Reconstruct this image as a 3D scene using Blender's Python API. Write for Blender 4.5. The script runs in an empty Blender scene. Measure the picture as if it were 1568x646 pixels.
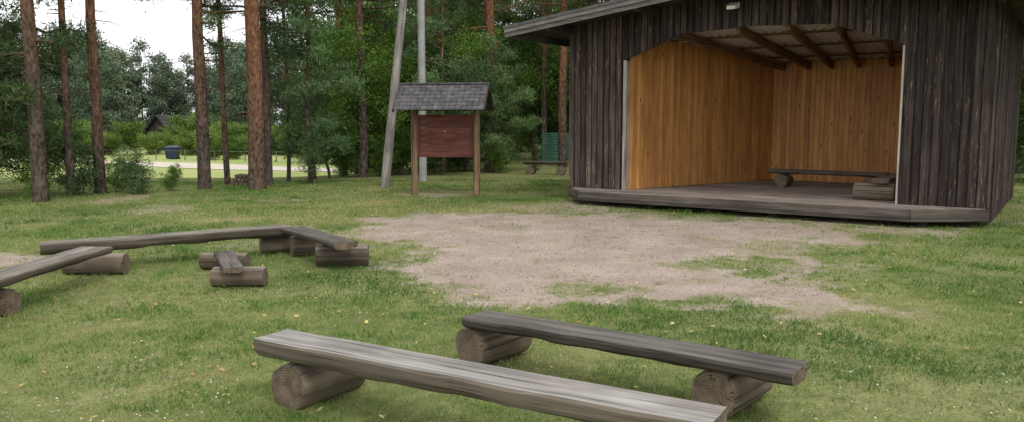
import bpy, math, random
import numpy as np
from mathutils import Vector
rng=np.random.default_rng(11); random.seed(11)
scene=bpy.context.scene
R=lambda a,b,n=None: rng.uniform(a,b,n)

# ------------------------------------------------------------ noise / masks
TAB=rng.random((256,256))
def vnoise(x,y):
    x=np.asarray(x,float);y=np.asarray(y,float)
    ix=np.floor(x).astype(int);iy=np.floor(y).astype(int);fx=x-ix;fy=y-iy
    fx=fx*fx*(3-2*fx);fy=fy*fy*(3-2*fy)
    a=TAB[ix&255,iy&255];b=TAB[(ix+1)&255,iy&255];c=TAB[ix&255,(iy+1)&255];d=TAB[(ix+1)&255,(iy+1)&255]
    return (a*(1-fx)+b*fx)*(1-fy)+(c*(1-fx)+d*fx)*fy
def fbm(x,y,o=4):
    s=0;a=.5;t=0
    for i in range(o):
        s=s+a*vnoise(x*2**i+17*i,y*2**i+31*i);t+=a;a*=.5
    return s/t
def sstep(a,b,x):
    t=np.clip((np.asarray(x,float)-a)/(b-a),0,1);return t*t*(3-2*t)
DP=np.array([(-2.6,14.0),(-2.45,11.5),(-1.9,9.7),(-1.1,8.4),(-.3,7.2),(1.26,7.0),(3.2,6.9),(3.6,7.8),(4.0,9.4),(5.0,10.8),(4.9,12.6),(2.2,14.5),(0,14.6)])
def sdpoly(x,y,P):
    d=np.full(x.shape,1e9);s=np.ones(x.shape)
    n=len(P);j=n-1
    for i in range(n):
        ex,ey=P[j]-P[i];wx=x-P[i][0];wy=y-P[i][1]
        t=np.clip((wx*ex+wy*ey)/(ex*ex+ey*ey),0,1)
        bx=wx-ex*t;by=wy-ey*t
        d=np.minimum(d,bx*bx+by*by)
        c1=y>=P[i][1];c2=y<P[j][1];c3=ex*wy>ey*wx
        flip=(c1&c2&c3)|(~c1&~c2&~c3)
        s=np.where(flip,-s,s);j=i
    return s*np.sqrt(d)
def stl(x,y): return (x-1.21)*.8187-(y-16.8)*.5743,(x-1.21)*.5743+(y-16.8)*.8187
def dirt(x,y):
    x=np.asarray(x,float);y=np.asarray(y,float)
    d=sdpoly(x,y,DP)+(fbm(x*.8,y*.8)-.5)*1.0+(fbm(x*3.5+9,y*3.5)-.5)*1.3
    v=1-sstep(-.8,.6,d)
    for cx,cy,rx,ry,st in [(2.67,9.1,1.0,.5,.6),(.75,7.8,.6,.3,.5),(-1.54,10.2,.7,.8,.7),(3.1,8.2,.8,.4,.45),(1.9,8.2,.5,.25,.4),(3.6,10.4,.9,.8,.45),(0,12.9,1.5,.6,.2)]:
        q=np.sqrt(((x-cx)/rx)**2+((y-cy)/ry)**2)+(fbm(x*4,y*4+50)-.5)*1.8
        v=v-st*(1-sstep(.5,1.5,q))
    q=np.sqrt(((x+6.2)/1.0)**2+((y-9.4)/.6)**2)+(fbm(x*2,y*2)-.5)
    v=np.maximum(v,.9*(1-sstep(.6,1.2,q)))
    s,dd=stl(x,y)
    strip=sstep(-2.4,-1.2,dd)*(1-sstep(3,4,dd))*sstep(-.8,.5,s)*(1-sstep(6.8,8.6,s))
    v=np.maximum(v,.62*strip*sstep(.35,.6,fbm(x*1.5+4,y*1.5)))
    v=np.maximum(v,.5*sstep(.58,.72,fbm(x*.6+40,y*.6+3))*sstep(8,12,y)*(1-sstep(19,24,y)))
    return np.clip(v,0,1)
def terrain(x,y):
    x=np.asarray(x,float);y=np.asarray(y,float)
    near=(1-sstep(18,30,np.abs(y)))*(1-sstep(14,25,np.abs(x)))
    h=(fbm(x*.5,y*.5)-.5)*.05*near+(fbm(x*3,y*3)-.5)*.02*near
    return h-1.6*sstep(20,50,y)*sstep(0,-10,x)
def tz(x,y): return float(terrain(np.array([x]),np.array([y]))[0])

# ------------------------------------------------------------ mesh helpers
def build(name,parts,mats,parent=None,loc=(0,0,0),rot=(0,0,0),link=True):
    Vs=[];S=[];L=[];loops=[];tot=[];mi=[];sm=[];off=0
    for p in parts:
        v=np.asarray(p['v'],float);n=len(v)
        Vs.append(v)
        s=p.get('s',.5);S.append(np.broadcast_to(np.asarray(s,float),(n,)))
        L.append(np.asarray(p.get('lc',v),float))
        F=p['f']
        groups=F if isinstance(F,list) else [F]
        for g in groups:
            g=np.asarray(g,int)
            if g.ndim==1: g=g[None,:]
            loops.append((g+off).ravel());tot.append(np.full(len(g),g.shape[1]))
            mi.append(np.full(len(g),p.get('m',0)));sm.append(np.full(len(g),p.get('smooth',False)))
        off+=n
    V=np.concatenate(Vs);S=np.concatenate(S);L=np.concatenate(L)
    loops=np.concatenate(loops);tot=np.concatenate(tot);mi=np.concatenate(mi);sm=np.concatenate(sm)
    me=bpy.data.meshes.new(name)
    me.vertices.add(len(V));me.vertices.foreach_set('co',V.ravel().astype(np.float32))
    me.loops.add(len(loops));me.loops.foreach_set('vertex_index',loops.astype(np.int32))
    me.polygons.add(len(tot));st=np.concatenate([[0],np.cumsum(tot)[:-1]])
    me.polygons.foreach_set('loop_start',st.astype(np.int32));me.polygons.foreach_set('loop_total',tot.astype(np.int32))
    me.polygons.foreach_set('material_index',mi.astype(np.int32));me.polygons.foreach_set('use_smooth',sm.astype(bool))
    a=me.attributes.new('shade','FLOAT','POINT');a.data.foreach_set('value',S.astype(np.float32))
    a=me.attributes.new('lc','FLOAT_VECTOR','POINT');a.data.foreach_set('vector',L.ravel().astype(np.float32))
    for m in mats: me.materials.append(m)
    me.update(calc_edges=True)
    ob=bpy.data.objects.new(name,me)
    ob.location=loc;ob.rotation_euler=rot
    if parent: ob.parent=parent
    if link: scene.collection.objects.link(ob)
    return ob
def empty(name,loc=(0,0,0),rot=(0,0,0)):
    e=bpy.data.objects.new(name,None);e.location=loc;e.rotation_euler=rot;e.empty_display_size=.3
    scene.collection.objects.link(e);return e
BF=np.array([(0,3,2,1),(4,5,6,7),(0,1,5,4),(1,2,6,5),(2,3,7,6),(3,0,4,7)])
def box(x0,x1,y0,y1,z0,z1,m=0,s=None,axis=None,jit=0):
    v=np.array([(x0,y0,z0),(x1,y0,z0),(x1,y1,z0),(x0,y1,z0),(x0,y0,z1),(x1,y0,z1),(x1,y1,z1),(x0,y1,z1)],float)
    return hexa(v,m,s,axis,jit)
def hexa(v,m=0,s=None,axis=None,jit=0):
    v=np.asarray(v,float)
    if jit: v=v+rng.normal(0,jit,v.shape)
    d=v.max(0)-v.min(0)
    ax=int(np.argmax(d)) if axis is None else axis
    o=[ax]+[i for i in range(3) if i!=ax]
    lc=v[:,o]+R(-50,50,3)
    return dict(v=v,f=BF,m=m,s=R(.2,.8) if s is None else s,lc=lc)
def beam(p0,p1,w,h,m=0,s=None):
    p0=np.array(p0,float);p1=np.array(p1,float);t=p1-p0;L=np.linalg.norm(t);t/=L
    up=np.array((0,0,1.)) if abs(t[2])<.95 else np.array((0,1.,0))
    sd=np.cross(t,up);sd/=np.linalg.norm(sd);u=np.cross(sd,t)
    c=[(-w/2,-h/2),(w/2,-h/2),(w/2,h/2),(-w/2,h/2)]
    v=[p0+sd*a+u*b for a,b in c]+[p1+sd*a+u*b for a,b in c]
    lc=[(0,a,b) for a,b in c]+[(L,a,b) for a,b in c]
    return dict(v=np.array(v),f=BF,m=m,s=R(.2,.8) if s is None else s,lc=np.array(lc)+R(-50,50,3))
def sweep(path,prof_fn,m=0,mcap=None,s=.5,smooth=True,cap=True):
    path=np.asarray(path,float);n=len(path)
    V=[];LC=[];dist=0
    o=R(-50,50,3)
    for i in range(n):
        t=path[min(i+1,n-1)]-path[max(i-1,0)];t=t/np.linalg.norm(t)
        up=np.array((0,0,1.)) if abs(t[2])<.9 else np.array((1.,0,0))
        sd=np.cross(t,up);sd/=np.linalg.norm(sd);u=np.cross(sd,t)
        if i: dist+=np.linalg.norm(path[i]-path[i-1])
        P=prof_fn(i,i/(n-1))
        V.append(path[i]+P[:,:1]*sd+P[:,1:]*u);LC.append(np.c_[np.full(len(P),dist)+o[0],P])
    k=len(P);V=np.concatenate(V);LC=np.concatenate(LC)
    a=np.arange(k);b=(a+1)%k
    F=np.concatenate([np.c_[i*k+a,i*k+b,(i+1)*k+b,(i+1)*k+a] for i in range(n-1)])[:,::-1]
    parts=[dict(v=V,f=F,m=m,s=s,lc=LC,smooth=smooth)]
    if cap:
        for i0,rev in ((0,False),((n-1)*k,True)):
            idx=np.arange(k);idx=idx[::-1] if rev else idx
            parts.append(dict(v=V[i0:i0+k],f=idx,m=m if mcap is None else mcap,s=s,lc=LC[i0:i0+k]))
    return parts
def log_parts(p0,p1,r,m=0,mcap=1,s=.5,sides=28,rough=.06):
    n=11
    ts=np.array([0,.02]+list(np.linspace(.1,.9,n-4))+[.98,1])
    path=[np.array(p0)+(np.array(p1)-np.array(p0))*t for t in ts]
    ph=R(0,6.28,3);am=R(.3,1,3)*rough
    a=np.linspace(0,2*math.pi,sides,endpoint=False)
    fine=rng.normal(0,r*.014,sides)
    def pf(i,t):
        rr=r*(1+am[0]*np.sin(2*a+ph[0])+am[1]*np.sin(3*a+ph[1]+t)+.4*am[2]*np.sin(7*a+ph[2]))+fine+rng.normal(0,r*.006,sides)
        if i==0 or i==n-1: rr=rr*.95
        return np.c_[rr*np.cos(a),rr*np.sin(a)]
    return sweep(path,pf,m,mcap,s)
def seat_parts(p0,p1,w,t,m=0,mcap=1,s=.5,rnd=.9,wob=.02):
    n=36;p0=np.array(p0,float);p1=np.array(p1,float)
    o=R(0,50);
    path=[p0+(p1-p0)*i/(n-1) for i in range(n)]
    def pf(i,tt):
        q=tt*9+o
        wl=w/2*(1+wob*7*(vnoise(q,3.3)-.5));wr=w/2*(1+wob*7*(vnoise(q,9.1)-.5))
        if i in (0,n-1): wl*=.985;wr*=.985
        top=[(-wl,-.010-.012*vnoise(q*2,4.4)),(-wl*.93,0),(-wl*.3,-.002),(wl*.0,-.004),(wr*.35,-.002),(wr*.93,0),(wr,-.010-.012*vnoise(q*2,7.7))]
        bot=[]
        for a in np.linspace(0,math.pi,12):
            bx=math.cos(a);by=math.sin(a)
            bx=np.sign(bx)*abs(bx)**rnd
            x=(wr if bx>0 else wl)*bx;tt2=t*(1+.25*(vnoise(q*1.3,bx*2+5)-.5))
            bot.append((x*.99,-.024-(tt2-.024)*by**.7))
        P=np.array(top[:]+bot)
        P[:,1]+=(vnoise(q*.8,1.1)-.5)*.006
        return P
    return sweep(path,pf,m,mcap,s,smooth=False)

# ------------------------------------------------------------ material helpers
class NM:
    def __init__(s,name):
        s.m=bpy.data.materials.new(name);s.m.use_nodes=True;s.t=s.m.node_tree;s.t.nodes.clear()
        s.out=s.n('ShaderNodeOutputMaterial')
    def n(s,ty,**k):
        nd=s.t.nodes.new(ty)
        for a,b in k.items(): setattr(nd,a,b)
        return nd
    def set(s,sock,v):
        if isinstance(v,bpy.types.NodeSocket): s.t.links.new(v,sock)
        elif isinstance(v,(tuple,list)) and sock.type=='RGBA' and len(v)==3: sock.default_value=(*v,1)
        else: sock.default_value=v
    def attr(s,name,o='Fac'):
        return s.n('ShaderNodeAttribute',attribute_name=name).outputs[o]
    def mapping(s,v,sc):
        nd=s.n('ShaderNodeMapping');s.set(nd.inputs['Vector'],v);nd.inputs['Scale'].default_value=sc;return nd.outputs[0]
    def noise(s,v,sc,det=4,ro=.55,dist=0):
        nd=s.n('ShaderNodeTexNoise')
        if v is not None: s.set(nd.inputs['Vector'],v)
        nd.inputs['Scale'].default_value=sc;nd.inputs['Detail'].default_value=det;nd.inputs['Roughness'].default_value=ro;nd.inputs['Distortion'].default_value=dist
        return nd.outputs['Fac']
    def voro(s,v,sc,o='Distance'):
        nd=s.n('ShaderNodeTexVoronoi');s.set(nd.inputs['Vector'],v);nd.inputs['Scale'].default_value=sc;return nd.outputs[o]
    def ramp(s,f,st):
        nd=s.n('ShaderNodeValToRGB');s.set(nd.inputs[0],f);e=nd.color_ramp.elements
        while len(e)<len(st): e.new(.5)
        for i,(p,c) in enumerate(st):
            e[i].position=p;e[i].color=(*c,1) if isinstance(c,tuple) else (c,c,c,1)
        return nd.outputs[0]
    def mix(s,f,a,b,bl='MIX'):
        nd=s.n('ShaderNodeMix',data_type='RGBA',blend_type=bl);s.set(nd.inputs[0],f);s.set(nd.inputs[6],a);s.set(nd.inputs[7],b);return nd.outputs[2]
    def ma(s,op,a,b=0.0,clamp=False):
        nd=s.n('ShaderNodeMath',operation=op,use_clamp=clamp);s.set(nd.inputs[0],a);s.set(nd.inputs[1],b);return nd.outputs[0]
    def mr(s,v,a,b,c,d):
        nd=s.n('ShaderNodeMapRange');s.set(nd.inputs[0],v)
        for i,x in enumerate((a,b,c,d)): nd.inputs[i+1].default_value=x
        return nd.outputs[0]
    def bump(s,h,st=.5,di=.01):
        nd=s.n('ShaderNodeBump');s.set(nd.inputs['Height'],h);nd.inputs['Strength'].default_value=st;nd.inputs['Distance'].default_value=di;return nd.outputs[0]
    def pr(s,col,ro=.8,nrm=None,spec=.3):
        b=s.n('ShaderNodeBsdfPrincipled');s.set(b.inputs['Base Color'],col);s.set(b.inputs['Roughness'],ro)
        b.inputs['Specular IOR Level'].default_value=spec
        if nrm is not None: s.set(b.inputs['Normal'],nrm)
        s.t.links.new(b.outputs[0],s.out.inputs[0]);return b
    def gn(s,o): return s.n('ShaderNodeNewGeometry').outputs[o]
    def sep(s,v,o):
        nd=s.n('ShaderNodeSeparateXYZ');s.set(nd.inputs[0],v);return nd.outputs[o]

def wood(name,dark,light,top=None,gr=14,shade=(.6,1.4),ro=.85,knots=None,flecks=None,bump=.5,crk=.25,big=(.62,1.2)):
    k=NM(name);lc=k.attr('lc','Vector');sh=k.attr('shade')
    g=k.noise(k.mapping(lc,(.9,gr,gr)),1.0,6,.6,.4)
    col=k.ramp(g,[(.3,dark),(.7,light)])
    if top is not None:
        nz=k.sep(k.gn('Normal'),2)
        tc=k.ramp(g,[(.3,tuple(c*.45 for c in top)),(.65,top)])
        pat=k.noise(k.mapping(lc,(1.5,4,4)),1.2,3)
        f=k.ma('MULTIPLY',k.mr(nz,.6,.95,0,1),k.mr(pat,.25,.6,.4,1))
        col=k.mix(f,col,tc)
    bg=k.noise(k.mapping(lc,(1,2,2)),1.7,3)
    col=k.mix(1.0,col,k.ramp(bg,[(.3,big[0]),(.7,big[1])]),'MULTIPLY')
    cr=k.noise(k.mapping(lc,(.7,gr*3.5,gr*3.5)),1.0,3,.5,.2)
    crf=k.ramp(cr,[(.34,crk),(.44,1.0)])
    col=k.mix(.85,col,crf,'MULTIPLY')
    if knots is not None:
        vv=k.voro(k.mapping(lc,(2.2,7,7)),1.0)
        col=k.mix(k.ramp(vv,[(.07,1.0),(.14,0.0)]),col,knots)
    if flecks is not None:
        fl=k.noise(k.mapping(lc,(5,40,40)),1.0,2)
        fb=k.noise(k.mapping(lc,(1,3,3)),1.0,2)
        col=k.mix(k.ma('MULTIPLY',k.ramp(fl,[(.62,0.0),(.68,1.0)]),k.ramp(fb,[(.44,0.0),(.58,.8)])),col,flecks)
    mm=k.ma('ADD',k.ma('MULTIPLY',sh,shade[1]-shade[0]),shade[0])
    cb=k.n('ShaderNodeCombineColor')
    for i in range(3): k.set(cb.inputs[i],mm)
    col=k.mix(1.0,col,cb.outputs[0],'MULTIPLY')
    h=k.ma('ADD',k.ma('MULTIPLY',g,.6),crf)
    k.pr(col,ro,k.bump(h,bump,.006),.25)
    return k.m
def endgrain(name,dark,light):
    k=NM(name);lc=k.attr('lc','Vector')
    y=k.sep(lc,1);z=k.sep(lc,2)
    r=k.ma('SQRT',k.ma('ADD',k.ma('MULTIPLY',y,y),k.ma('MULTIPLY',z,z)))
    n=k.noise(lc,9,3)
    ring=k.ma('SINE',k.ma('ADD',k.ma('MULTIPLY',r,420.0),k.ma('MULTIPLY',n,12.0)))
    col=k.mix(k.mr(ring,-1,1,.25,.8),dark,light)
    an=k.ma('ARCTAN2',z,y)
    cb=k.n('ShaderNodeCombineXYZ');k.set(cb.inputs[0],k.ma('MULTIPLY',an,4.5));k.set(cb.inputs[1],k.ma('MULTIPLY',r,9.0));k.set(cb.inputs[2],k.sep(lc,0))
    cr=k.noise(cb.outputs[0],1.6,3,.5,.3)
    cf=k.ramp(cr,[(.34,.1),(.38,1.0)])
    col=k.mix(.85,col,cf,'MULTIPLY')
    col=k.mix(1.0,col,k.ramp(k.noise(lc,14,3),[(.3,.55),(.7,1.15)]),'MULTIPLY')
    k.pr(col,.9,k.bump(cf,.4,.01),.15);return k.m
def plain(name,c,ro=.7,var=.25,sc=6,metal=0):
    k=NM(name);p=k.n('ShaderNodeTexCoord').outputs['Object']
    col=k.mix(1.0,c,k.ramp(k.noise(p,sc,4),[(.3,1-var),(.7,1.0+var*.3)]),'MULTIPLY')
    sh=k.attr('shade');col=k.mix(.5,col,k.ramp(sh,[(0,.45),(1,1.35)]),'MULTIPLY')
    b=k.pr(col,ro);b.inputs['Metallic'].default_value=metal;return k.m
def foliage(name,dark,light,trans=.3,obr=True):
    k=NM(name);sh=k.attr('shade');oi=k.n('ShaderNodeObjectInfo').outputs['Random']
    col=k.ramp(sh,[(0,dark),(1,light)])
    if obr: col=k.mix(1.0,col,k.ramp(oi,[(0,(.72,.8,.85)),(1,(1.0,1.0,.9))]),'MULTIPLY')
    d=k.n('ShaderNodeBsdfPrincipled');k.set(d.inputs['Base Color'],col);d.inputs['Roughness'].default_value=.6;d.inputs['Specular IOR Level'].default_value=.2
    if trans<=0:
        k.t.links.new(d.outputs[0],k.out.inputs[0]);return k.m
    t=k.n('ShaderNodeBsdfTranslucent');k.set(t.inputs[0],k.mix(1.0,col,(1.0,1.0,.6),'MULTIPLY'))
    mx=k.n('ShaderNodeMixShader');mx.inputs[0].default_value=trans
    k.t.links.new(d.outputs[0],mx.inputs[1]);k.t.links.new(t.outputs[0],mx.inputs[2]);k.t.links.new(mx.outputs[0],k.out.inputs[0])
    return k.m

M_seatL=wood('weathered_seat',(.085,.068,.052),(.20,.168,.134),top=(.40,.38,.35),gr=16,big=(.7,1.12))
M_seatD=wood('dark_weathered_seat',(.04,.033,.028),(.105,.087,.072),top=(.165,.148,.13),gr=16)
M_seatM=wood('mid_weathered_seat',(.065,.053,.042),(.155,.128,.10),top=(.31,.28,.24),gr=16)
M_log=wood('log_side',(.07,.054,.04),(.21,.168,.122),top=(.30,.255,.205),gr=11)
M_end=endgrain('log_end',(.075,.055,.04),(.25,.195,.14))
M_dark=wood('dark_boards',(.026,.0195,.018),(.108,.081,.070),gr=20,shade=(.45,1.35),flecks=(.33,.24,.13),crk=.12,big=(.6,1.35),bump=.8)
M_orange=wood('pine_panelling',(.48,.215,.065),(.70,.355,.12),gr=9,shade=(.74,1.06),ro=.5,knots=(.15,.055,.018),bump=.15,crk=.7,big=(.8,1.1))
M_floor=wood('stage_floor_wood',(.15,.118,.095),(.33,.27,.225),top=(.42,.355,.305),gr=14,shade=(.65,1.2))
M_fasc=wood('fascia_wood',(.055,.045,.038),(.14,.12,.10),top=(.22,.19,.165),gr=14,shade=(.6,1.2))
M_rfas=wood('roof_fascia_wood',(.12,.11,.10),(.27,.25,.23),gr=14,shade=(.6,1.2))
M_raft=wood('rafter_wood',(.08,.045,.027),(.20,.115,.07),gr=12)
M_soff=wood('soffit_wood',(.035,.03,.026),(.09,.075,.065),gr=14)
M_red=wood('red_brown_board',(.11,.038,.032),(.2,.075,.062),gr=14,shade=(.75,1.1),crk=.6)
M_post=wood('post_wood',(.13,.085,.05),(.32,.22,.13),gr=10)
M_trim=wood('pale_trim',(.28,.25,.21),(.46,.42,.37),gr=14)
M_pole=wood('grey_pole_wood',(.12,.11,.10),(.27,.25,.225),gr=9)
M_conc=plain('concrete_pole_paint',(.36,.36,.36),.8,.25,4)
M_tile=plain('roof_tile_dark',(.11,.103,.107),.7,.5,9)
M_oldroof=plain('old_dark_roofing',(.05,.047,.045),.8,.4,2)
M_ceil=plain('ceiling_sheet',(.5,.47,.43),.8,.3,2)
M_white=plain('white_paint',(.75,.75,.73),.5,.1)
M_blk=plain('dark_metal',(.02,.022,.025),.5,.2)
M_blue=plain('dark_blue_plastic',(.03,.045,.09),.5,.2)
M_needle=foliage('pine_needles',(.022,.045,.018),(.12,.18,.065),.15)
M_needleB=foliage('young_pine_needles',(.045,.085,.035),(.2,.3,.12),.2)
M_leaf=foliage('leaves',(.045,.095,.02),(.23,.37,.07),.35)
M_far=foliage('hazy_distant_foliage',(.065,.10,.065),(.2,.26,.16),0)  # paler, bluer green: distance haze painted into the leaf colour
M_farB=foliage('field_bush_leaves',(.06,.105,.022),(.24,.34,.08),.25)
def bark_mat():
    k=NM('pine_bark');lc=k.attr('lc','Vector');z=k.sep(k.gn('Position'),2)
    oi=k.n('ShaderNodeObjectInfo').outputs['Random']
    c1=k.voro(k.mapping(lc,(7,16,16)),1.0);n=k.noise(k.mapping(lc,(3,12,12)),1.5,5,.65)
    low=k.ramp(n,[(.3,(.03,.023,.019)),(.7,(.155,.122,.10))])
    hi=k.ramp(n,[(.3,(.11,.05,.025)),(.7,(.31,.155,.085))])
    f=k.mr(k.ma('ADD',k.ma('ADD',z,k.ma('MULTIPLY',oi,4.5)),k.ma('MULTIPLY',k.noise(k.mapping(lc,(1,4,4)),1.0,2),2.0)),4.8,9.5,0,1)
    col=k.mix(f,low,hi)
    col=k.mix(1.0,col,k.ramp(c1,[(.05,.4),(.3,1.1)]),'MULTIPLY')
    k.pr(col,.95,k.bump(k.ma('ADD',c1,n),1.0,.05),.1);return k.m
M_bark=bark_mat()

# ------------------------------------------------------------ ground
def gaxis(a,b,st,far0,far1):
    mid=list(np.arange(a,b,st))
    lo=[];x=a;s=st
    while x>far0: s*=1.16;x-=s;lo.append(x)
    hi=[];x=mid[-1];s=st
    while x<far1: s*=1.16;x+=s;hi.append(x)
    return np.array(lo[::-1]+mid+hi)
gx=gaxis(-9,9,.05,-900,900);gy=gaxis(1.5,17,.05,-300,1200)
GX,GY=np.meshgrid(gx,gy);GZ=terrain(GX,GY)
D=dirt(GX.ravel(),GY.ravel()).reshape(GX.shape)
GZ=GZ-.015*D+D*(fbm(GX*6,GY*6)-.5)*.02
nx=len(gx);ny=len(gy)
i=np.arange(nx-1);j=np.arange(ny-1);I,J=np.meshgrid(i,j);b=(J*nx+I).ravel()
field=sstep(30,42,GY)*sstep(-5,-12,GX)
def ground_mat():
    k=NM('ground_grass_and_dirt');P=k.n('ShaderNodeTexCoord').outputs['Object'];d=k.attr('shade')
    n1=k.noise(P,.5,5,.6);n2=k.noise(P,7,5,.65);n3=k.noise(P,60,4,.7)
    g=k.ramp(n1,[(.3,(.11,.145,.045)),(.5,(.18,.205,.08)),(.7,(.26,.25,.125))])
    g=k.mix(.8,g,k.ramp(n2,[(.3,(.55,.55,.5)),(.7,(1.2,1.15,1.05))]),'MULTIPLY')
    g=k.mix(.7,g,k.ramp(n3,[(.35,.5),(.65,1.4)]),'MULTIPLY')
    fld=k.sep(k.attr('fld','Vector'),0)
    fc=k.ramp(k.noise(P,.12,4),[(.3,(.26,.33,.10)),(.7,(.40,.42,.18))])
    g=k.mix(fld,g,fc)
    s=k.ramp(k.noise(P,1.3,5),[(.3,(.30,.238,.195)),(.7,(.43,.355,.30))])
    s=k.mix(.8,s,k.ramp(k.noise(P,26,5,.75),[(.3,.6),(.65,1.18)]),'MULTIPLY')
    v=k.voro(P,70,'Color');s=k.mix(.35,s,k.ramp(v,[(.0,.4),(1,1.4)]),'MULTIPLY')
    f=k.mr(k.ma('ADD',d,k.ma('MULTIPLY',k.ma('SUBTRACT',k.noise(P,11,6,.75),.5),1.5)),.25,.75,0,1)
    col=k.mix(f,g,s)
    h=k.ma('ADD',k.ma('MULTIPLY',n3,1.0),k.ma('MULTIPLY',n2,.8))
    k.pr(col,.95,k.bump(h,.5,.02),.1);return k.m
M_ground=ground_mat()
gob=build('ground',[dict(v=np.c_[GX.ravel(),GY.ravel(),GZ.ravel()],f=np.c_[b,b+1,b+1+nx,b+nx],s=D.ravel(),smooth=True)],[M_ground])
a=gob.data.attributes.new('fld','FLOAT_VECTOR','POINT');fl=np.zeros((field.size,3));fl[:,0]=field.ravel();a.data.foreach_set('vector',fl.ravel().astype(np.float32))

def grass_blades():
    N=700000
    y=1.8+(23-1.8)*rng.random(N)**1.4
    w=1.5*y+2.5
    x=(rng.random(N)-.5)*w
    dd=dirt(x,y)
    pt=fbm(x*1.6+5,y*1.6);tuft=fbm(x*7,y*7,3);tuft2=fbm(x*2.2+30,y*2.2,3)
    keep=rng.random(N)<np.clip((1-dd*1.12),.0,1)*(.25+.75*sstep(.33,.6,pt))+.3*sstep(.54,.64,tuft)*sstep(.45,.6,tuft2)*(dd>.3)+.006
    lx,ly=stl(x,y)
    keep&=~((lx>.2)&(lx<7.4)&(ly>-.45)&(ly<5.3))
    x=x[keep];y=y[keep];dd=dd[keep];n=len(x)
    z=terrain(x,y)-.012
    sc=(y/4.5)**.55
    clump=fbm(x*3.2+60,y*3.2,3);cl2=fbm(x*11+20,y*11,2)
    h=R(.014,.046,n)*(.15+1.1*clump+.6*cl2)*np.clip(1.1-dd,.4,1)*np.clip(sc,.8,1.5)
    wd=R(.0022,.0044,n)*sc*1.25
    a=R(0,6.283,n);ln=R(.1,1.2,n)*h;la=R(0,6.283,n)
    dx=np.cos(a)*wd;dy=np.sin(a)*wd
    V=np.empty((n,3,3))
    V[:,0]=np.c_[x-dx,y-dy,z];V[:,1]=np.c_[x+dx,y+dy,z];V[:,2]=np.c_[x+np.cos(la)*ln,y+np.sin(la)*ln,z+h]
    s=np.clip(rng.normal(.40,.24,n)+(fbm(x*.6+3,y*.6)-.5)*1.6+(clump-.5)*-.5+(cl2-.5)*-.4+dd*.35+.12*sstep(6.5,14,y),0,1)
    F=np.arange(n*3).reshape(n,3)
    k=NM('grass_blade');sh=k.attr('shade')
    col=k.ramp(sh,[(0,(.06,.15,.025)),(.45,(.15,.27,.055)),(.75,(.28,.355,.105)),(1,(.5,.44,.22))])
    d=k.n('ShaderNodeBsdfPrincipled');k.set(d.inputs['Base Color'],col);d.inputs['Roughness'].default_value=.6;d.inputs['Specular IOR Level'].default_value=.2
    t=k.n('ShaderNodeBsdfTranslucent');k.set(t.inputs[0],col);mx=k.n('ShaderNodeMixShader');mx.inputs[0].default_value=.42
    k.t.links.new(d.outputs[0],mx.inputs[1]);k.t.links.new(t.outputs[0],mx.inputs[2]);k.t.links.new(mx.outputs[0],k.out.inputs[0])
    build('grass',[dict(v=V.reshape(-1,3),f=F,s=np.repeat(s,3))],[k.m])
grass_blades()
def flakes(name,n,size,mat,yr,dmax,lift,sh=(0,1),patch=None,pw=1.2):
    y=yr[0]+(yr[1]-yr[0])*rng.random(n)**pw;x=(rng.random(n)-.5)*(1.5*y+2)
    keep=dirt(x,y)<dmax
    if patch is not None: keep&=fbm(x*.8+patch,y*.8)>.52
    x=x[keep];y=y[keep];n=len(x);z=terrain(x,y)+lift
    a=R(0,6.283,n);s=R(size[0],size[1],n)
    t1=np.c_[np.cos(a),np.sin(a),R(-.4,.4,n)]*s[:,None];t2=np.c_[-np.sin(a),np.cos(a),R(-.5,.5,n)]*s[:,None]*.65
    c=np.c_[x,y,z]
    V=np.stack([c-t1,c-t1*.2+t2,c+t1,c-t1*.2-t2],1).reshape(-1,3)
    build(name,[dict(v=V,f=np.arange(4*n).reshape(n,4),s=np.repeat(R(sh[0],sh[1],n),4))],[mat])
ml=foliage('fallen_leaf',(.34,.18,.07),(.66,.56,.2),.2,False)
flakes('fallen_leaves',1500,(.009,.026),ml,(2.5,20),.8,.026)
mc=foliage('clover_flower',(.5,.5,.45),(.75,.75,.7),.2,False)
flakes('clover_flowers',12000,(.004,.009),mc,(3,17),.7,.038,patch=12.0,pw=.8)
def pebbles():
    n=3200;x=R(-3,5,n);y=R(6.8,14.5,n);k=dirt(x,y)>.5;x=x[k];y=y[k];n=len(x);z=terrain(x,y)-.015
    o=np.array([(1,0,0),(0,1,0),(-1,0,0),(0,-1,0),(0,0,.7),(0,0,-.7)],float)
    F0=np.array([(0,1,4),(1,2,4),(2,3,4),(3,0,4),(1,0,5),(2,1,5),(3,2,5),(0,3,5)])
    V=(o[None]*(R(.004,.013,n)[:,None,None])*R(.7,1.3,(n,1,3)))
    V=V+np.c_[x,y,z][:,None,:]
    F=(F0[None]+6*np.arange(n)[:,None,None]).reshape(-1,3)
    build('gravel',[dict(v=V.reshape(-1,3),f=F,s=np.repeat(R(0,1,n),6),smooth=True)],[plain('pebble',(.24,.2,.17),.9,.4,30)])
pebbles()

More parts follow.
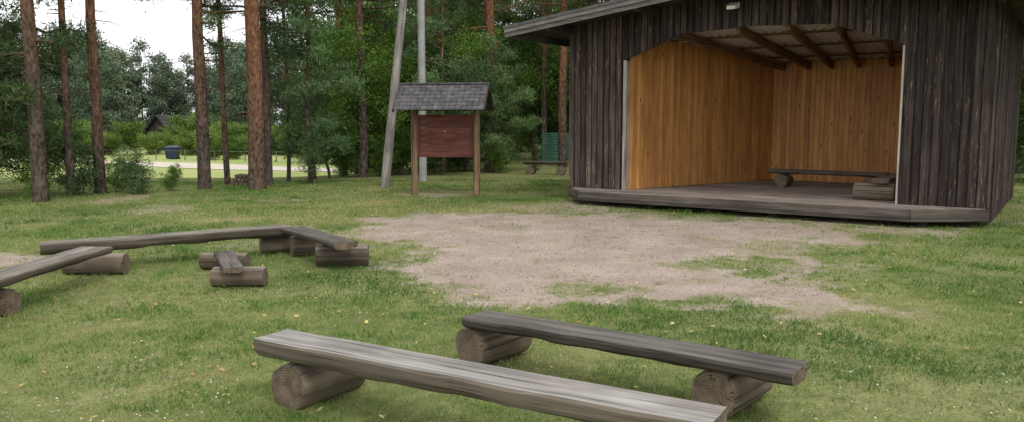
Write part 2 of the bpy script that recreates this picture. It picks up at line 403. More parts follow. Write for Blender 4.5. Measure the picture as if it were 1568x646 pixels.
# ------------------------------------------------------------ trees
def tube(path,rad,sides,m=0,s=.5):
    path=np.asarray(path,float);n=len(path)
    a=np.linspace(0,2*math.pi,sides,endpoint=False);V=[];L=[];o=R(-9,9)
    dist=0
    for i in range(n):
        t=path[min(i+1,n-1)]-path[max(i-1,0)];t=t/np.linalg.norm(t)
        up=np.array((0,0,1.)) if abs(t[2])<.8 else np.array((1.,0,0))
        sd=np.cross(t,up);sd/=np.linalg.norm(sd);u=np.cross(sd,t)
        if i: dist+=np.linalg.norm(path[i]-path[i-1])
        c=np.c_[np.cos(a),np.sin(a)]*rad[i]
        V.append(path[i]+c[:,:1]*sd+c[:,1:]*u);L.append(np.c_[np.full(sides,dist+o),c])
    k=np.arange(sides);b=(k+1)%sides
    F=np.concatenate([np.c_[i*sides+k,(i+1)*sides+k,(i+1)*sides+b,i*sides+b] for i in range(n-1)])
    return dict(v=np.concatenate(V),f=F[:,::-1],m=m,s=s,lc=np.concatenate(L),smooth=True)
def leaves(C,k,spread,ln,wd,m=1,shC=None,bias=(0,0,.3)):
    C=np.asarray(C);n=len(C)*k
    c=np.repeat(C,k,0)+rng.normal(0,1,(n,3))*np.array(spread)
    d=rng.normal(0,1,(n,3))+np.array(bias);d/=np.linalg.norm(d,axis=1)[:,None]
    l=R(ln*.6,ln*1.3,n)[:,None];p=np.cross(d,rng.normal(0,1,(n,3)));p/=np.linalg.norm(p,axis=1)[:,None]+1e-6;p*=R(wd*.7,wd*1.3,n)[:,None]/2
    V=np.stack([c,c+d*l*.5+p,c+d*l,c+d*l*.5-p],1).reshape(-1,3)
    s=np.repeat(shC,k) if shC is not None else np.full(n,.5)
    s=np.clip(s+rng.normal(0,.1,n),0,1)
    return dict(v=V,f=np.arange(4*n).reshape(n,4),m=m,s=np.repeat(s,4))
def make_tree(name,H,r0,cs,cr,nl,cpl,k,ln=.15,wd=.022,spread=.13,lean=(0,0),kind='pine',mats=None,dead=6,link=True,prof=None,sides=12):
    parts=[];n=16
    wob=rng.normal(0,.035,(n,2)).cumsum(0)*(.5 if kind=='pine' else 1.3);wob[0]=0
    zs=np.linspace(0,H,n)
    path=np.c_[wob[:,0]+lean[0]*zs,wob[:,1]+lean[1]*zs,zs];path[0,2]=-.15
    rad=r0*(1-.86*(zs/H)**1.1);
    pp=np.array([path[0],path[0]+(path[1]-path[0])*.12,path[0]+(path[1]-path[0])*.35])
    path2=np.vstack([pp,path[1:]]);rad2=np.r_[r0*1.35,r0*1.12,r0*1.0,rad[1:]]
    parts.append(tube(path2,rad2,sides,0))
    at=lambda z:np.array([np.interp(z,zs,path[:,0]),np.interp(z,zs,path[:,1]),z])
    C=[];S=[]
    for i in range(nl):
        t=(i+rng.random())/nl;z=cs+(H*.985-cs)*t
        if prof: L=cr*prof(t)
        elif kind=='pine': L=cr*(.55+.45*math.sin(math.pi*min(1,t*1.1+.1)))*(1-.55*t**3)
        elif kind=='spruce': L=cr*(1-t*.93)
        else: L=cr*math.sin(math.pi*(.12+.84*t))**.6
        L*=R(.55,1.12);az=R(0,6.283)
        up={'pine':-.15+.75*t,'spruce':-.3+.3*t,'leafy':.45+.5*t}[kind]+R(-.15,.15)
        p0=at(z);m=6;pts=[p0]
        for q in range(1,m):
            f=q/(m-1);pz=up*L*f+(.12*L*f*f if kind=='pine' else -.12*L*f*f)
            a2=az+.25*math.sin(3*f+i)
            pts.append(p0+np.array([math.cos(a2)*L*f,math.sin(a2)*L*f,pz])+rng.normal(0,.02,3))
        pts=np.array(pts);rr=max(.008,min(.035,r0*.3))*(1-.8*np.linspace(0,1,m))*(1.2-.6*t)
        parts.append(tube(pts,rr,4,0))
        nc=max(2,int(cpl*L/cr+.5))
        f=rng.random(nc)**.7*.82+.2
        if kind=='spruce': f=rng.random(nc)*.95+.06
        P=np.c_[[np.interp(f*(m-1),range(m),pts[:,q]) for q in range(3)]].T
        side=np.array([-math.sin(az),math.cos(az),0])
        off=R(-1,1,nc)*(.38*L*(1.15-f))
        P=P+side*off[:,None]+np.c_[np.zeros(nc),np.zeros(nc),R(-.12,.12,nc)*(1 if kind!='leafy' else 3)]
        C.append(P);base=R(.1,.85)
        S.append(np.clip(base+R(-.2,.2,nc)+.15*t,0,1))
        if kind=='pine' and link and L>1:
            for q in range(0,nc,2):
                pb=np.array([np.interp(max(0,f[q]-.15)*(m-1),range(m),pts[:,w]) for w in range(3)])
                parts.append(tube([pb,P[q]],[.007,.003],3,0))
    for i in range(dead):
        z=R(1.8,max(cs,2.2));p=at(z);az=R(0,6.28);L=R(.25,1.0)
        parts.append(tube([p,p+np.array([math.cos(az)*L*.6,math.sin(az)*L*.6,-.05*L]),p+np.array([math.cos(az+.3)*L,math.sin(az+.3)*L,-.2*L])],[.014,.009,.003],4,0))
    C=np.concatenate(C);S=np.concatenate(S)
    parts.append(leaves(C,k,(spread,spread,spread*.6),ln,wd,1,S))
    return build(name,parts,mats,link=link)
def put(ob,x,y,rz=0,sc=1):
    ob.location=(x,y,tz(x,y));ob.rotation_euler=(0,0,rz);ob.scale=(sc,sc,sc);return ob
PM=[M_bark,M_needle]
for (x,y,r,cs,lx,cr) in [(-9.72,16.5,.15,3.0,-.003,1.9),(-9.75,17.7,.085,5.2,.0,1.3),(-9.45,18.4,.125,5.0,-.004,1.7),
        (-7.6,19.8,.16,3.7,.0,2.6),(-7.55,21.3,.08,4.6,-.01,1.5),(-6.3,19.8,.21,5.0,-.005,2.4),(-6.4,21.1,.11,4.0,-.004,1.9),
        (-4.6,24.7,.145,4.8,-.002,2.2),(-.76,27.5,.19,4.6,.004,2.4),(-5.95,24.0,.10,4.2,0,1.7),(-6.3,22.6,.06,3.6,0,1.2),
        (1.9,30,.17,5.5,0,2.2),(-3.0,29.5,.14,5.0,.01,2.2)]:
    o=make_tree('pine_tree',R(13,17),r,cs,cr,46,15,34,lean=(lx,0),mats=PM,dead=12);put(o,x,y)
yp=[make_tree('young_pine_tree',R(4.5,6.5),.07,.5,1.6,46,13,46,ln=.17,wd=.02,spread=.12,mats=[M_bark,M_needleB if q else M_needle],dead=0,link=False) for q in (0,1,1)]
def inst(src,name,x,y,sc=1,rz=None,parent=None,zs=1):
    o=bpy.data.objects.new(name,src.data);put(o,x,y,R(0,6.28) if rz is None else rz,sc);o.scale=(sc,sc,sc*zs)
    scene.collection.objects.link(o)
    if parent: o.parent=parent
    return o
for x,y,q,sc in [(-11.0,17.0,0,1.15),(-12.3,18.6,0,1.3),(-5.5,21.8,1,1.0),(-2.2,25.5,1,1.1),(-.6,26.8,2,.9)]:
    inst(yp[q],'young_pine_tree',x,y,sc)
lf=[make_tree('leafy_tree',R(5,6.5),.06,.5,1.9,40,16,34,ln=.10,wd=.07,spread=.2,kind='leafy',mats=[M_bark,M_leaf],dead=0,link=False) for q in range(2)]
for x,y,q,sc in [(-5.5,24.3,0,.75),(-4.9,26.3,1,.9),(-3.9,25.6,0,.62),(-3.3,27.3,1,.85),(-1.6,27.5,0,.8)]:
    inst(lf[q],'leafy_tree',x,y,sc)
sp=[make_tree('spruce_tree',R(7,9),.1,.25,1.9,80,13,40,ln=.13,wd=.02,spread=.11,kind='spruce',mats=PM,dead=0,link=False) for q in range(2)]
for x,y,q,sc in [(15.2,21.5,0,1.1),(17.5,24,1,1.2),(14.2,26,1,1.1),(19.5,22,0,1.2),(.75,27.6,1,.2),(13.0,24.0,0,.9)]:
    inst(sp[q],'spruce_tree',x,y,sc)
sb=[make_tree('shrub',1.0,.02,.05,.55,26,8,40,ln=.08,wd=.022,spread=.07,kind='leafy',mats=[M_bark,m],dead=0,link=False) for m in (M_needleB,M_leaf,M_needle)]
for x,y,q,sc in [(-8.65,18.4,0,.75),(-9.2,18.7,1,.6),(-9.9,18.0,2,.95),(-8.2,19.2,1,.45),(-10.4,17.6,1,.8),(-4.1,25.2,1,1.0),(-5.2,25.0,1,.9),(-2.9,26.2,1,.8),(-.4,26.2,1,.7)]:
    inst(sb[q],'shrub',x,y,sc)
mp=[make_tree('bg_pine',R(14,17),R(.12,.16),R(3.5,6),2.3,34,12,22,ln=.24,wd=.045,spread=.2,mats=PM,dead=3,link=False,sides=7) for q in range(3)]
bf=empty('background_forest')
allsrc=mp+mp+yp+lf+lf+sp
cnt=0
while cnt<165:
    y=26+ (66-26)*rng.random()**1.25;x=R(-.2*y-.3,.9*y)
    if y<34 and x<5.5 and x>-5: continue
    lx,ly=stl(x,y)
    if -3<lx<11 and ly<8.5: continue
    s=allsrc[int(rng.integers(len(allsrc)))]
    inst(s,'background_tree',x,y,R(.8,1.3),parent=bf);cnt+=1
for (x,y,q) in [(-3.5,32,7),(-1.0,33,3),(1.0,36,9),(3.5,35,0),(5.0,34.5,8),(-2.2,35,10)]:
    inst(allsrc[q],'background_tree',x,y,1.1,parent=bf)
for q in range(22):
    y=R(24,75);x=-.70*y-R(2,14) if y>26 else -19-R(0,6)
    inst(allsrc[int(rng.integers(len(allsrc)))],'background_tree',x,y,R(.8,1.2),parent=bf)
for q in range(70):
    y=R(27,46);x=R(-.2*y,.85*y)
    lx,ly=stl(x,y)
    if -3<lx<11 and ly<7.5 or (0<x<6 and y<33): continue
    inst(sb[1] if q%2 else sb[2],'background_bush',x,y,R(1.2,2.4),parent=bf)
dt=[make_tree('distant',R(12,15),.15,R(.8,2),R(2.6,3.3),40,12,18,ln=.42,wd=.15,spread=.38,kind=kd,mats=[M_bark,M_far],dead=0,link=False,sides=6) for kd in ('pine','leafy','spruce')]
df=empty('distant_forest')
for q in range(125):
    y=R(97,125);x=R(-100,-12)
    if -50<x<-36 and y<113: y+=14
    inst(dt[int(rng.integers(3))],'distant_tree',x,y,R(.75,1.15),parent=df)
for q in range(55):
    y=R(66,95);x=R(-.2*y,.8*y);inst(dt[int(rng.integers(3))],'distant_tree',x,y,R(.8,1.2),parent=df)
fb=make_tree('bushsrc',2.6,.05,.1,1.9,30,12,30,ln=.16,wd=.12,spread=.28,kind='leafy',mats=[M_bark,M_farB],dead=0,link=False)
hb=empty('field_hedge')
for q in range(60):
    x=R(-72,-20);y=R(80,88)
    inst(fb,'hedge_bush',x,y,R(.45,.72) if -41<x<-31 else R(.5,1.0),parent=hb)
for x,y,s in [(-27,72,.7),(-25,73,.6),(-42,76,1.0),(-44,75,.8),(-46,77,.9),(-15.5,64,.8),(-17,67,.9),(-39.5,97,1.2),(-46.5,98,1.0),(-41.5,99,.8),(-38,100,1.3)]:
    inst(fb,'hedge_bush',x,y,s,parent=hb)

# ------------------------------------------------------------ field things
xs=np.linspace(-75,-9,60);c=56+(-10-xs)*.4+1.5*np.sin(xs*.12);w=2.3+.8*np.sin(xs*.2)
V=np.r_[np.c_[xs,c-w,terrain(xs,c)+.03],np.c_[xs,c+w,terrain(xs,c)+.03]]
q=np.arange(59)
build('gravel_path',[dict(v=V,f=np.c_[q,q+1,q+61,q+60])],[plain('pale_sand',(.62,.55,.47),.95,.15,.6)])
fp=[]
fx=np.linspace(-52,-14,14)
for x in fx:
    y=66+(-14-x)*.3;z=tz(x,y);fp+=log_parts((x,y,z-.1),(x,y,z+.95),.045,sides=8)
pr=None
for x in fx:
    y=66+(-14-x)*.3;z=tz(x,y)
    if pr is not None: fp.append(beam((pr[0],pr[1],pr[2]+.85),(x,y,z+.83),.02,.03))
    pr=(x,y,z)
build('field_fence',fp,[M_pole,M_end])
wb=empty('waste_bin',(-30.8,73,tz(-30.8,73)))
v=np.array([(-.42,-.4,.06),(.42,-.4,.06),(.42,.4,.06),(-.42,.4,.06),(-.56,-.5,1.05),(.56,-.5,1.05),(.56,.5,1.05),(-.56,.5,1.05)])
build('body',[hexa(v)],[M_blue],wb)
build('lid',[hexa([(-.6,-.55,1.05),(.6,-.55,1.05),(.6,.54,1.07),(-.6,.54,1.07),(-.5,-.48,1.12),(.5,-.48,1.12),(.5,.5,1.21),(-.5,.5,1.21)])],[M_blue],wb)
build('wheels',log_parts((-.5,.42,.1),(.5,.42,.1),.1),[M_blk,M_blk],wb)
def barn(name,x,y,w,d,h,rh,rz,mw,mr):
    e=empty(name,(x,y,tz(x,y)-.05),(0,0,rz));P=[]
    nb=int(w/.25)
    for i in range(nb):
        a=-w/2+i*w/nb;b2=a+w/nb-.01
        for yy in (-d/2,d/2-.04):
            za=h+rh*(1-abs(a)/(w/2));zb=h+rh*(1-abs(b2)/(w/2))
            P.append(hexa([(a,yy,0),(b2,yy,0),(b2,yy+.04,0),(a,yy+.04,0),(a,yy,za),(b2,yy,zb),(b2,yy+.04,zb),(a,yy+.04,za)]))
    P.append(box(-w/2,-w/2+.05,-d/2+.05,d/2-.05,0,h));P.append(box(w/2-.05,w/2,-d/2+.05,d/2-.05,0,h))
    build('walls',P,[mw],e)
    Q=[]
    for sg in (-1,1):
        o=w/2+.5;ze=h-rh*.5/(w/2)
        a=np.array([(0,-d/2-.5,h+rh+.02),(sg*o,-d/2-.5,ze+.02),(sg*o,d/2+.5,ze+.02),(0,d/2+.5,h+rh+.02)])
        Q.append(hexa(np.r_[a,a+np.array([0,0,.14])],s=.6))
    build('roof',Q,[mr],e)
    build('door',[box(-.6,.6,-d/2-.05,-d/2-.005,0,2.0)],[M_pole],e)
    build('window',[box(1.0,1.6,-d/2-.04,-d/2-.003,1.1,1.7)],[M_white],e)
barn('house',-43.2,104,4.8,6,1.9,2.3,-.35,M_soff,M_oldroof)
barn('white_shed',-46.5,90,2.6,3,1.5,.7,.2,M_white,M_white)
nf=[]
mg=plain('green_net',(.07,.21,.15),.6,.2)
for i in range(7): 
    x=1.2+i*.7;nf+=log_parts((x,31.5+i*.1,-.1),(x,31.5+i*.1,1.35),.03,sides=8)
for i in range(75): x=1.2+i*4.2/74;nf.append(box(x-.014,x+.014,31.49+i*.0081,31.5+i*.0081,.05,1.25))
for i in range(13): nf.append(beam((1.2,31.48,.08+i*.095),(5.4,32.08,.08+i*.095),.012,.035))
build('net_fence',nf,[mg,mg])

# ------------------------------------------------------------ benches
def bench(name,a,b,w,ztop,th,logs,ms,z0=0,par=None,rnd=.9,wob=.015):
    e=empty(name,((a[0]+b[0])/2,(a[1]+b[1])/2,z0));c=np.array([(a[0]+b[0])/2,(a[1]+b[1])/2,0])
    za,zb=ztop if isinstance(ztop,tuple) else (ztop,ztop)
    build('seat',seat_parts(np.array([a[0],a[1],za])-c,np.array([b[0],b[1],zb])-c,w,th,s=.5,rnd=rnd,wob=wob),[ms,M_end],e)
    for (p,dr,L,r) in logs:
        dr=np.array(dr,float);dr/=np.linalg.norm(dr)
        p0=np.array([p[0]-dr[0]*L/2,p[1]-dr[1]*L/2,r-.015])-c;p1=np.array([p[0]+dr[0]*L/2,p[1]+dr[1]*L/2,r-.015])-c
        build('support_log',log_parts(p0,p1,r,s=R(.35,.65)),[M_log,M_end],e)
    return e
bench('log_bench',(-1.40,4.56),(.86,3.23),.27,.395,.125,[((-1.12,4.60),(.55,.835),.52,.14),((.55,3.58),(.498,.867),.44,.138)],M_seatL)
bench('log_bench',(-.25,5.32),(1.50,4.06),.29,(.335,.345),.085,[((-.12,5.40),(.66,.75),.5,.136),((1.26,4.44),(.66,.75),.5,.14)],M_seatD,wob=.03)
bench('log_bench',(-5.12,8.62),(-2.78,10.0),.3,(.32,.34),.13,[((-4.48,8.55),(1,.05),.62,.12),((-2.95,10.02),(.9,.45),.42,.125)],M_seatM)
bench('log_bench',(-2.72,9.86),(-1.80,8.62),.29,.335,.08,[((-2.5,9.78),(.9,.4),.42,.125),((-1.93,9.05),(1,.12),.58,.13)],M_seatD)
bench('log_bench',(-4.33,8.3),(-4.36,5.7),.33,.335,.09,[((-4.52,6.75),(.95,-.3),.6,.115)],M_seatM)
bench('small_log_bench',(-3.16,8.68),(-2.68,7.62),.2,.235,.06,[((-3.2,8.85),(1,-.05),.52,.1),((-2.72,7.9),(1,.02),.52,.1)],M_seatD)
bench('log_bench',(.4,25.6),(1.75,25.2),.3,.42,.1,[((.6,25.55),(.2,1),.4,.14),((1.55,25.25),(.2,1),.4,.14)],M_seatD)

# ------------------------------------------------------------ stage building
ANG=math.atan2(-.5743,.8187);ux,uy=.8187,-.5743;nxx,nyy=.5743,.8187
W=lambda s,d:(1.21+ux*s+nxx*d,16.8+uy*s+nyy*d)
st=empty('stage_building',(1.21,16.8,0),(0,0,ANG))
ot=lambda s:float(np.interp(s,[1.29,2.45,3.79,5.13,6.28],[2.86,3.28,3.34,3.28,2.88]))
rz=lambda s:3.56+.12*(3.8-abs(s-3.8))
OL,OR=1.29,6.28;WL=7.6;DEP=5.4
P=[]
def vboards(pitch,bw,y0,y1,s0=0,zlo=.285):
    s=s0
    while s<WL:
        a=max(0,s+R(-.008,.008));b=min(WL,s+bw+R(-.012,.008));s+=pitch
        if b-a<.01: continue
        cuts=[a]+[c for c in (OL,2.45,3.8,5.13,OR) if a<c<b]+[b]
        dy=R(-.008,.006);sh=R(.0,1)
        zl=zlo+R(-.015,.015)
        for u,v in zip(cuts[:-1],cuts[1:]):
            if v-u<.003: continue
            mid=(u+v)/2;op=OL<mid<OR
            zb0=ot(u) if op else zl;zb1=ot(v) if op else zl
            P.append(hexa([(u,y0+dy,zb0),(v,y0+dy,zb1),(v,y1,zb1),(u,y1,zb0),(u,y0+dy,rz(u)),(v,y0+dy,rz(v)),(v,y1,rz(v)),(u,y1,rz(u))],s=sh,axis=2))
vboards(.135,.106,-.032,-.001)
vboards(.135,.130,.001,.024,s0=-.067)
build('front_wall',P,[M_dark],st)
P=[]
for sx,sg in ((0,-1),(WL,1)):
    y=.03
    while y<DEP:
        y2=min(y+.15,DEP);o=R(0,.008)
        xa,xb=sorted((sx+sg*o,sx-sg*.03));zt=rz(sx)
        P.append(box(xa,xb,y,y2-.004,.08,zt,axis=2,s=R(.05,1)))
        P.append(box(*sorted((sx+sg*.009,sx+sg*.028)),y-.02,y+.03,.08,zt,axis=2,s=R(.05,1)));y+=.15
s=0
while s<WL:
    P.append(box(s,min(s+.146,WL),DEP,DEP+.03,.08,rz(s+.07),axis=2,s=R(.05,1)));s+=.15
build('side_and_back_walls',P,[M_dark],st)
P=[];ns=.9
for a,b in ((-ns,3.8),(3.8,WL+ns)):
    y=-1.0
    while y<DEP+.6:
        y2=min(y+.14,DEP+.6);za,zb=rz(a)+.005,rz(b)+.005
        P.append(hexa([(a,y,za),(b,y,zb),(b,y2-.006,zb),(a,y2-.006,za),(a,y,za+.03),(b,y,zb+.03),(b,y2-.006,zb+.03),(a,y2-.006,za+.03)],s=R(.1,.9)));y+=.14
build('roof_soffit_boards',P,[M_soff],st)
P=[]
for a,b in ((-ns-.04,3.8),(3.8,WL+ns+.04)):
    za,zb=rz(a)+.05,rz(b)+.05
    P.append(hexa([(a,-1.08,za),(b,-1.08,zb),(b,DEP+.65,zb),(a,DEP+.65,za),(a,-1.08,za+.05),(b,-1.08,zb+.05),(b,DEP+.65,zb+.05),(a,DEP+.65,za+.05)]))
build('roofing',P,[M_tile],st)
P=[]
for a,b in ((-ns-.03,3.8),(3.8,WL+ns+.03)):
    for y0,y1,l,h in ((-1.03,-1.002,-.12,.045),(-1.06,-1.032,-.03,.048)):
        P.append(hexa([(a,y0,rz(a)+l),(b,y0,rz(b)+l),(b,y1,rz(b)+l),(a,y1,rz(a)+l),(a,y0,rz(a)+h),(b,y0,rz(b)+h),(b,y1,rz(b)+h),(a,y1,rz(a)+h)],s=.35 if l<-.1 else .8))
for xx in (-ns-.028,WL+ns+.003):
    P.append(box(xx,xx+.025,-1.0,DEP+.6,rz(-ns)-.12,rz(-ns)+.04,s=.2))
build('roof_fascia',P,[M_rfas],st)
P=[]
for s_ in (.0,1.9,5.7,7.55): P.append(beam((s_+.05,-.98,rz(s_)-.075),(s_+.05,-.035,rz(s_)-.075),.09,.14,s=.3))
build('roof_purlins',P,[M_soff],st)
build('opening_trim',[box(OL-.045,OL+.004,-.055,-.041,.285,2.84,s=.6),box(OL+.002,OL+.02,-.040,.10,.285,2.83,s=.6),box(OR-.018,OR+.012,-.055,-.041,.285,2.86,s=.6)],[M_trim],st)
CB=(2.76,4.6)
cz=lambda d:3.42-.09*d
P=[]
def panel(p,q,thick=.02):
    p=np.array(p,float);q=np.array(q,float);L=np.linalg.norm(q-p);t=(q-p)/L;nn=np.array([-t[1],t[0]])
    n=max(1,int(L/.105));st_=L/n
    for i in range(n):
        a=p+t*(i*st_+.003);b=p+t*((i+1)*st_-.003);o=R(0,.003)
        c=[a+nn*o,b+nn*o,b+nn*thick,a+nn*thick]
        P.append(hexa([(*c[0],.285),(*c[1],.285),(*c[2],.285),(*c[3],.285),(*c[0],cz(a[1])),(*c[1],cz(b[1])),(*c[2],cz(b[1])),(*c[3],cz(a[1]))],axis=2,s=R(.0,1)))
panel((OL+.02,.105),CB);panel(CB,(OR,CB[1]));panel((OR,CB[1]),(OR,.105))
build('interior_panelling',P,[M_orange],st)
sx=np.arange(.9,6.5,.02);dy=np.linspace(.04,4.7,8)
SX,DY=np.meshgrid(sx,dy);Z=cz(DY)+.015+.018*np.sin(SX*2*math.pi/.18)
nn=len(sx);I,J=np.meshgrid(np.arange(nn-1),np.arange(7));bb=(J*nn+I).ravel()
build('ceiling',[dict(v=np.c_[SX.ravel(),DY.ravel(),Z.ravel()],f=np.c_[bb,bb+1,bb+1+nn,bb+nn],smooth=True,s=.7)],[M_ceil],st)
P=[]
for a,b in ((2.29,3.02),(3.5,3.57),(4.38,4.07),(5.2,4.62),(5.98,5.28)):
    P.append(beam((a,.05,cz(.05)-.11),(b,4.58,cz(4.58)-.11),.07,.16,s=R(.4,.9)))
for d in (1.2,2.5,3.8): P.append(beam((1.3+.33*d,d,cz(d)-.02),(6.26,d,cz(d)-.02),.08,.03,s=.5))
build('rafters',P,[M_raft],st)
P=[];d=-.72
while d<4.6:
    f=max(0,-d-.0)/.72;s0=.05+.62*f if d<.0 else (.05 if d<.05 else OL-.05+max(0,d-.1)*.32);s1=7.55-.95*f if d<.0 else (7.55 if d<.05 else OR+.03)
    f2=max(0,-(d+.12))/.72;t0=.05+.62*f2 if d<0 else s0;t1=7.55-.95*f2 if d<0 else s1
    z=.28+R(-.003,.002)
    P.append(hexa([(s0,d,z-.04),(s1,d,z-.04),(t1,d+.114,z-.04),(t0,d+.114,z-.04),(s0,d,z),(s1,d,z),(t1,d+.114,z),(t0,d+.114,z)],axis=0,s=R(.1,1)));d+=.12
build('stage_floor',P,[M_floor],st)
P=[]
A=(.66,-.76);B=(6.6,-.76);Lc=(.02,-.04);Rc=(7.6,-.04)
for p,q in ((Lc,A),(A,B),(B,Rc)):
    P.append(beam((*p,.215),(*q,.215),.035,.115,s=.8));P.append(beam((*p,.125),(*q,.125),.03,.055,s=.2))
build('platform_fascia',P,[M_fasc],st)
P=[]
for s_ in np.linspace(.9,6.7,6):
    for d_ in (-.35,1.5,3.6):
        P+=log_parts((s_,d_,-.1),(s_,d_,.24),.10,sides=12)
P.append(beam((.5,-.3,.17),(7.0,-.3,.17),.12,.12))
build('foundation_posts',P,[M_soff,M_end],st)
P=[hexa([(3.40,-.30,3.62),(3.56,-.30,3.62),(3.58,-.14,3.66),(3.38,-.14,3.66),(3.40,-.32,3.68),(3.56,-.32,3.68),(3.58,-.14,3.76),(3.38,-.14,3.76)],s=1)]
build('floodlight_body',P,[M_white],st)
build('floodlight_bracket',[beam((3.42,-.2,3.70),(3.42,-.036,3.80),.015,.03),beam((3.54,-.2,3.70),(3.54,-.036,3.80),.015,.03),box(3.40,3.56,-.05,-.042,3.74,3.86),beam((3.7,-.045,3.5),(3.7,-.045,3.95),.012,.012)],[M_blk],st)
a=W(3.3,2.75);b=W(5.65,2.75);u=(ux,uy);nn=(nxx,nyy)
bench('log_bench',a,b,.3,.36,.09,[(W(3.62,2.75),nn,.45,.14),(W(5.35,2.75),nn,.45,.14)],M_seatM,z0=.28)
a=W(5.93,.45);b=W(5.9,2.35)
bench('log_bench',a,b,.28,.38,.09,[(W(5.82,.58),u,.66,.15),(W(5.85,2.1),u,.5,.14)],M_seatM,z0=.28)

# ------------------------------------------------------------ information board
ib=empty('information_board',(-1.49,17.95,0),(0,0,math.radians(-9)))
for x in (-.71,.71):
    build('post',log_parts((x,0,-.1),(x+.01,0,2.05),.075,s=.6,sides=14),[M_post,M_end],ib)
P=[]
for i in range(7): P.append(box(-.62,.62,-.02,.02,.9+i*.122,.9+i*.122+.119,s=R(.4,.9)))
build('board_panel',P,[M_red],ib)
build('board_frame',[box(-.635,.635,-.045,-.022,1.74,1.80,s=.3),box(-.635,.635,-.045,-.022,.86,.92,s=.3),box(-.635,-.575,-.045,-.022,.923,1.737,s=.3),box(.575,.635,-.045,-.022,.923,1.737,s=.3)],[M_red],ib)
build('small_plaque',[box(-.03,.03,-.03,-.022,1.42,1.44,s=1)],[M_trim],ib)
P=[beam((-.95,0,2.02),(.95,0,2.02),.09,.1),]
for x in (-.9,-.3,.3,.9):
    for sg in (-1,1): P.append(beam((x,0,2.40),(x,sg*.55,1.90),.05,.07))
for x in (-.71,.71): P.append(beam((x,-.42,1.99),(x,.42,1.99),.06,.07));P.append(beam((x,0,2.02),(x,0,2.38),.07,.07))
build('roof_frame',P,[M_soff],ib)
P=[];nr=7
for sg in (-1,1):
    for r in range(nr):
        f0=r/nr;f1=(r+1.25)/nr
        n=16
        for i in range(n):
            x0=-1.0+i*2.0/n;x1=x0+2.0/n-.008;j=R(-.01,.01)
            ya,yb=.62*f0,.62*min(f1,1.04)+j;za,zb=2.46-.56*f0,2.46-.56*min(f1,1.04)
            l=.016;h=.042
            ya*=sg;yb*=sg
            P.append(hexa([(x0,ya,za),(x1,ya,za),(x1,yb,zb+l),(x0,yb,zb+l),(x0,ya,za+.02),(x1,ya,za+.02),(x1,yb,zb+h),(x0,yb,zb+h)],s=R(0,1)))
P.append(beam((-1.02,0,2.485),(1.02,0,2.485),.12,.035))
build('tiled_roof',P,[M_tile],ib)
P=[]
for x in (-1.0,1.0):
    for sg in (-1,1): P.append(beam((x,sg*.02,2.43),(x,sg*.63,1.875),.025,.09))
build('barge_boards',P,[M_soff],ib)

def pole(name,p0,p1,r0,r1,m):
    ts=np.linspace(0,1,12);p0=np.array(p0,float);p1=np.array(p1,float)
    return build(name,[tube([p0+(p1-p0)*t for t in ts],[r0+(r1-r0)*t for t in ts],16,s=.6)],[m])
ex=empty('utility_pole',(-2.49,22.45,0))
o=pole('pole',(0,0,-.2),(0,0,9.6),.11,.085,M_conc);o.parent=ex
o=pole('brace',(-.73,-2.3,-.2),(0,-.12,9.0),.12,.09,M_pole);o.parent=ex
build('crossarm',[beam((-.8,0,9.2),(.8,0,9.2),.09,.11)],[M_pole],ex)
P=[]
for x in (-.7,0,.7): P+=log_parts((x,0,9.25),(x,0,9.42),.03,sides=10)
build('insulators',P,[M_white,M_white],ex)
P=[]
for r in range(3):
    for i in range(7-r):
        x=-7.3+.11*i+.055*r;P+=log_parts((x,20.9,.05+r*.1+tz(-7.6,21)),(x+R(-.02,.02),21.35,.05+r*.1+tz(-7.6,21)),R(.045,.055),sides=9)
build('firewood_pile',P,[M_pole,M_end])

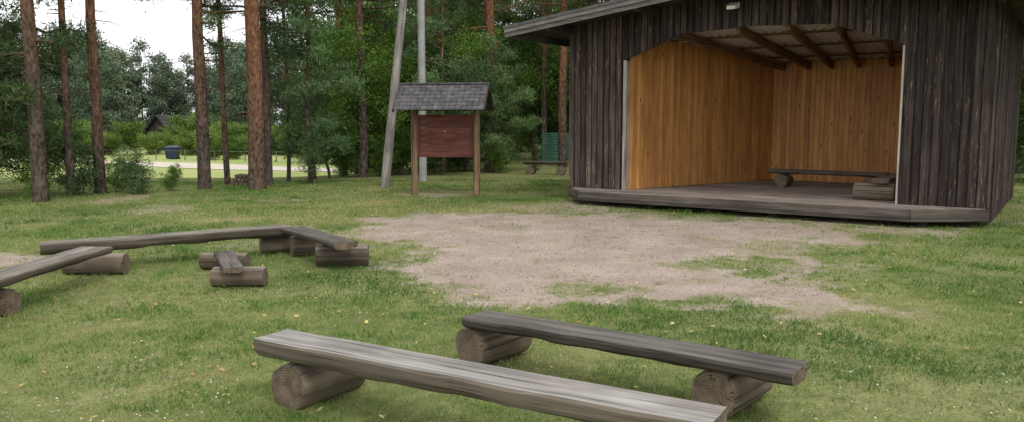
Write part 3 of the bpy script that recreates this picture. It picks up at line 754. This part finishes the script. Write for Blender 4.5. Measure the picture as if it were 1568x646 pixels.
# ------------------------------------------------------------ world, sun, camera
w=bpy.data.worlds.new('World');scene.world=w;w.use_nodes=True;t=w.node_tree;t.nodes.clear()
out=t.nodes.new('ShaderNodeOutputWorld');bg=t.nodes.new('ShaderNodeBackground');sky=t.nodes.new('ShaderNodeTexSky')
sky.sky_type='NISHITA';sky.sun_disc=False;EL=math.radians(52);AZ=math.radians(160)
sky.sun_elevation=EL;sky.sun_rotation=AZ
tc=t.nodes.new('ShaderNodeTexCoord');no=t.nodes.new('ShaderNodeTexNoise');no.inputs['Scale'].default_value=2.2;no.inputs['Detail'].default_value=6
t.links.new(tc.outputs['Generated'],no.inputs['Vector'])
rp=t.nodes.new('ShaderNodeValToRGB');rp.color_ramp.elements[0].position=.3;rp.color_ramp.elements[0].color=(.75,.75,.75,1);rp.color_ramp.elements[1].position=.6;rp.color_ramp.elements[1].color=(1,1,1,1)
t.links.new(no.outputs['Fac'],rp.inputs[0])
mx=t.nodes.new('ShaderNodeMix');mx.data_type='RGBA';t.links.new(rp.outputs[0],mx.inputs[0]);t.links.new(sky.outputs[0],mx.inputs[6]);mx.inputs[7].default_value=(9.9,9.9,10.0,1)
t.links.new(mx.outputs[2],bg.inputs[0]);bg.inputs[1].default_value=.145;t.links.new(bg.outputs[0],out.inputs[0])
sd=bpy.data.lights.new('sun','SUN');sd.energy=1.5;sd.angle=math.radians(16);sd.color=(1,.96,.9)
so=bpy.data.objects.new('sun',sd);scene.collection.objects.link(so)
dirv=Vector((math.sin(AZ)*math.cos(EL),math.cos(AZ)*math.cos(EL),math.sin(EL)))
so.rotation_euler=dirv.to_track_quat('Z','Y').to_euler();so.location=(0,0,20)
cd=bpy.data.cameras.new('camera');cd.sensor_width=36;cd.lens=36*1230/1568;cd.clip_end=3000
co=bpy.data.objects.new('camera',cd);co.location=(0,0,1.6);co.rotation_euler=(math.radians(90-6.17),0,0)
scene.collection.objects.link(co);scene.camera=co
scene.view_settings.view_transform='Standard';scene.view_settings.look='None';scene.view_settings.exposure=0
print('objs',len(bpy.data.objects))
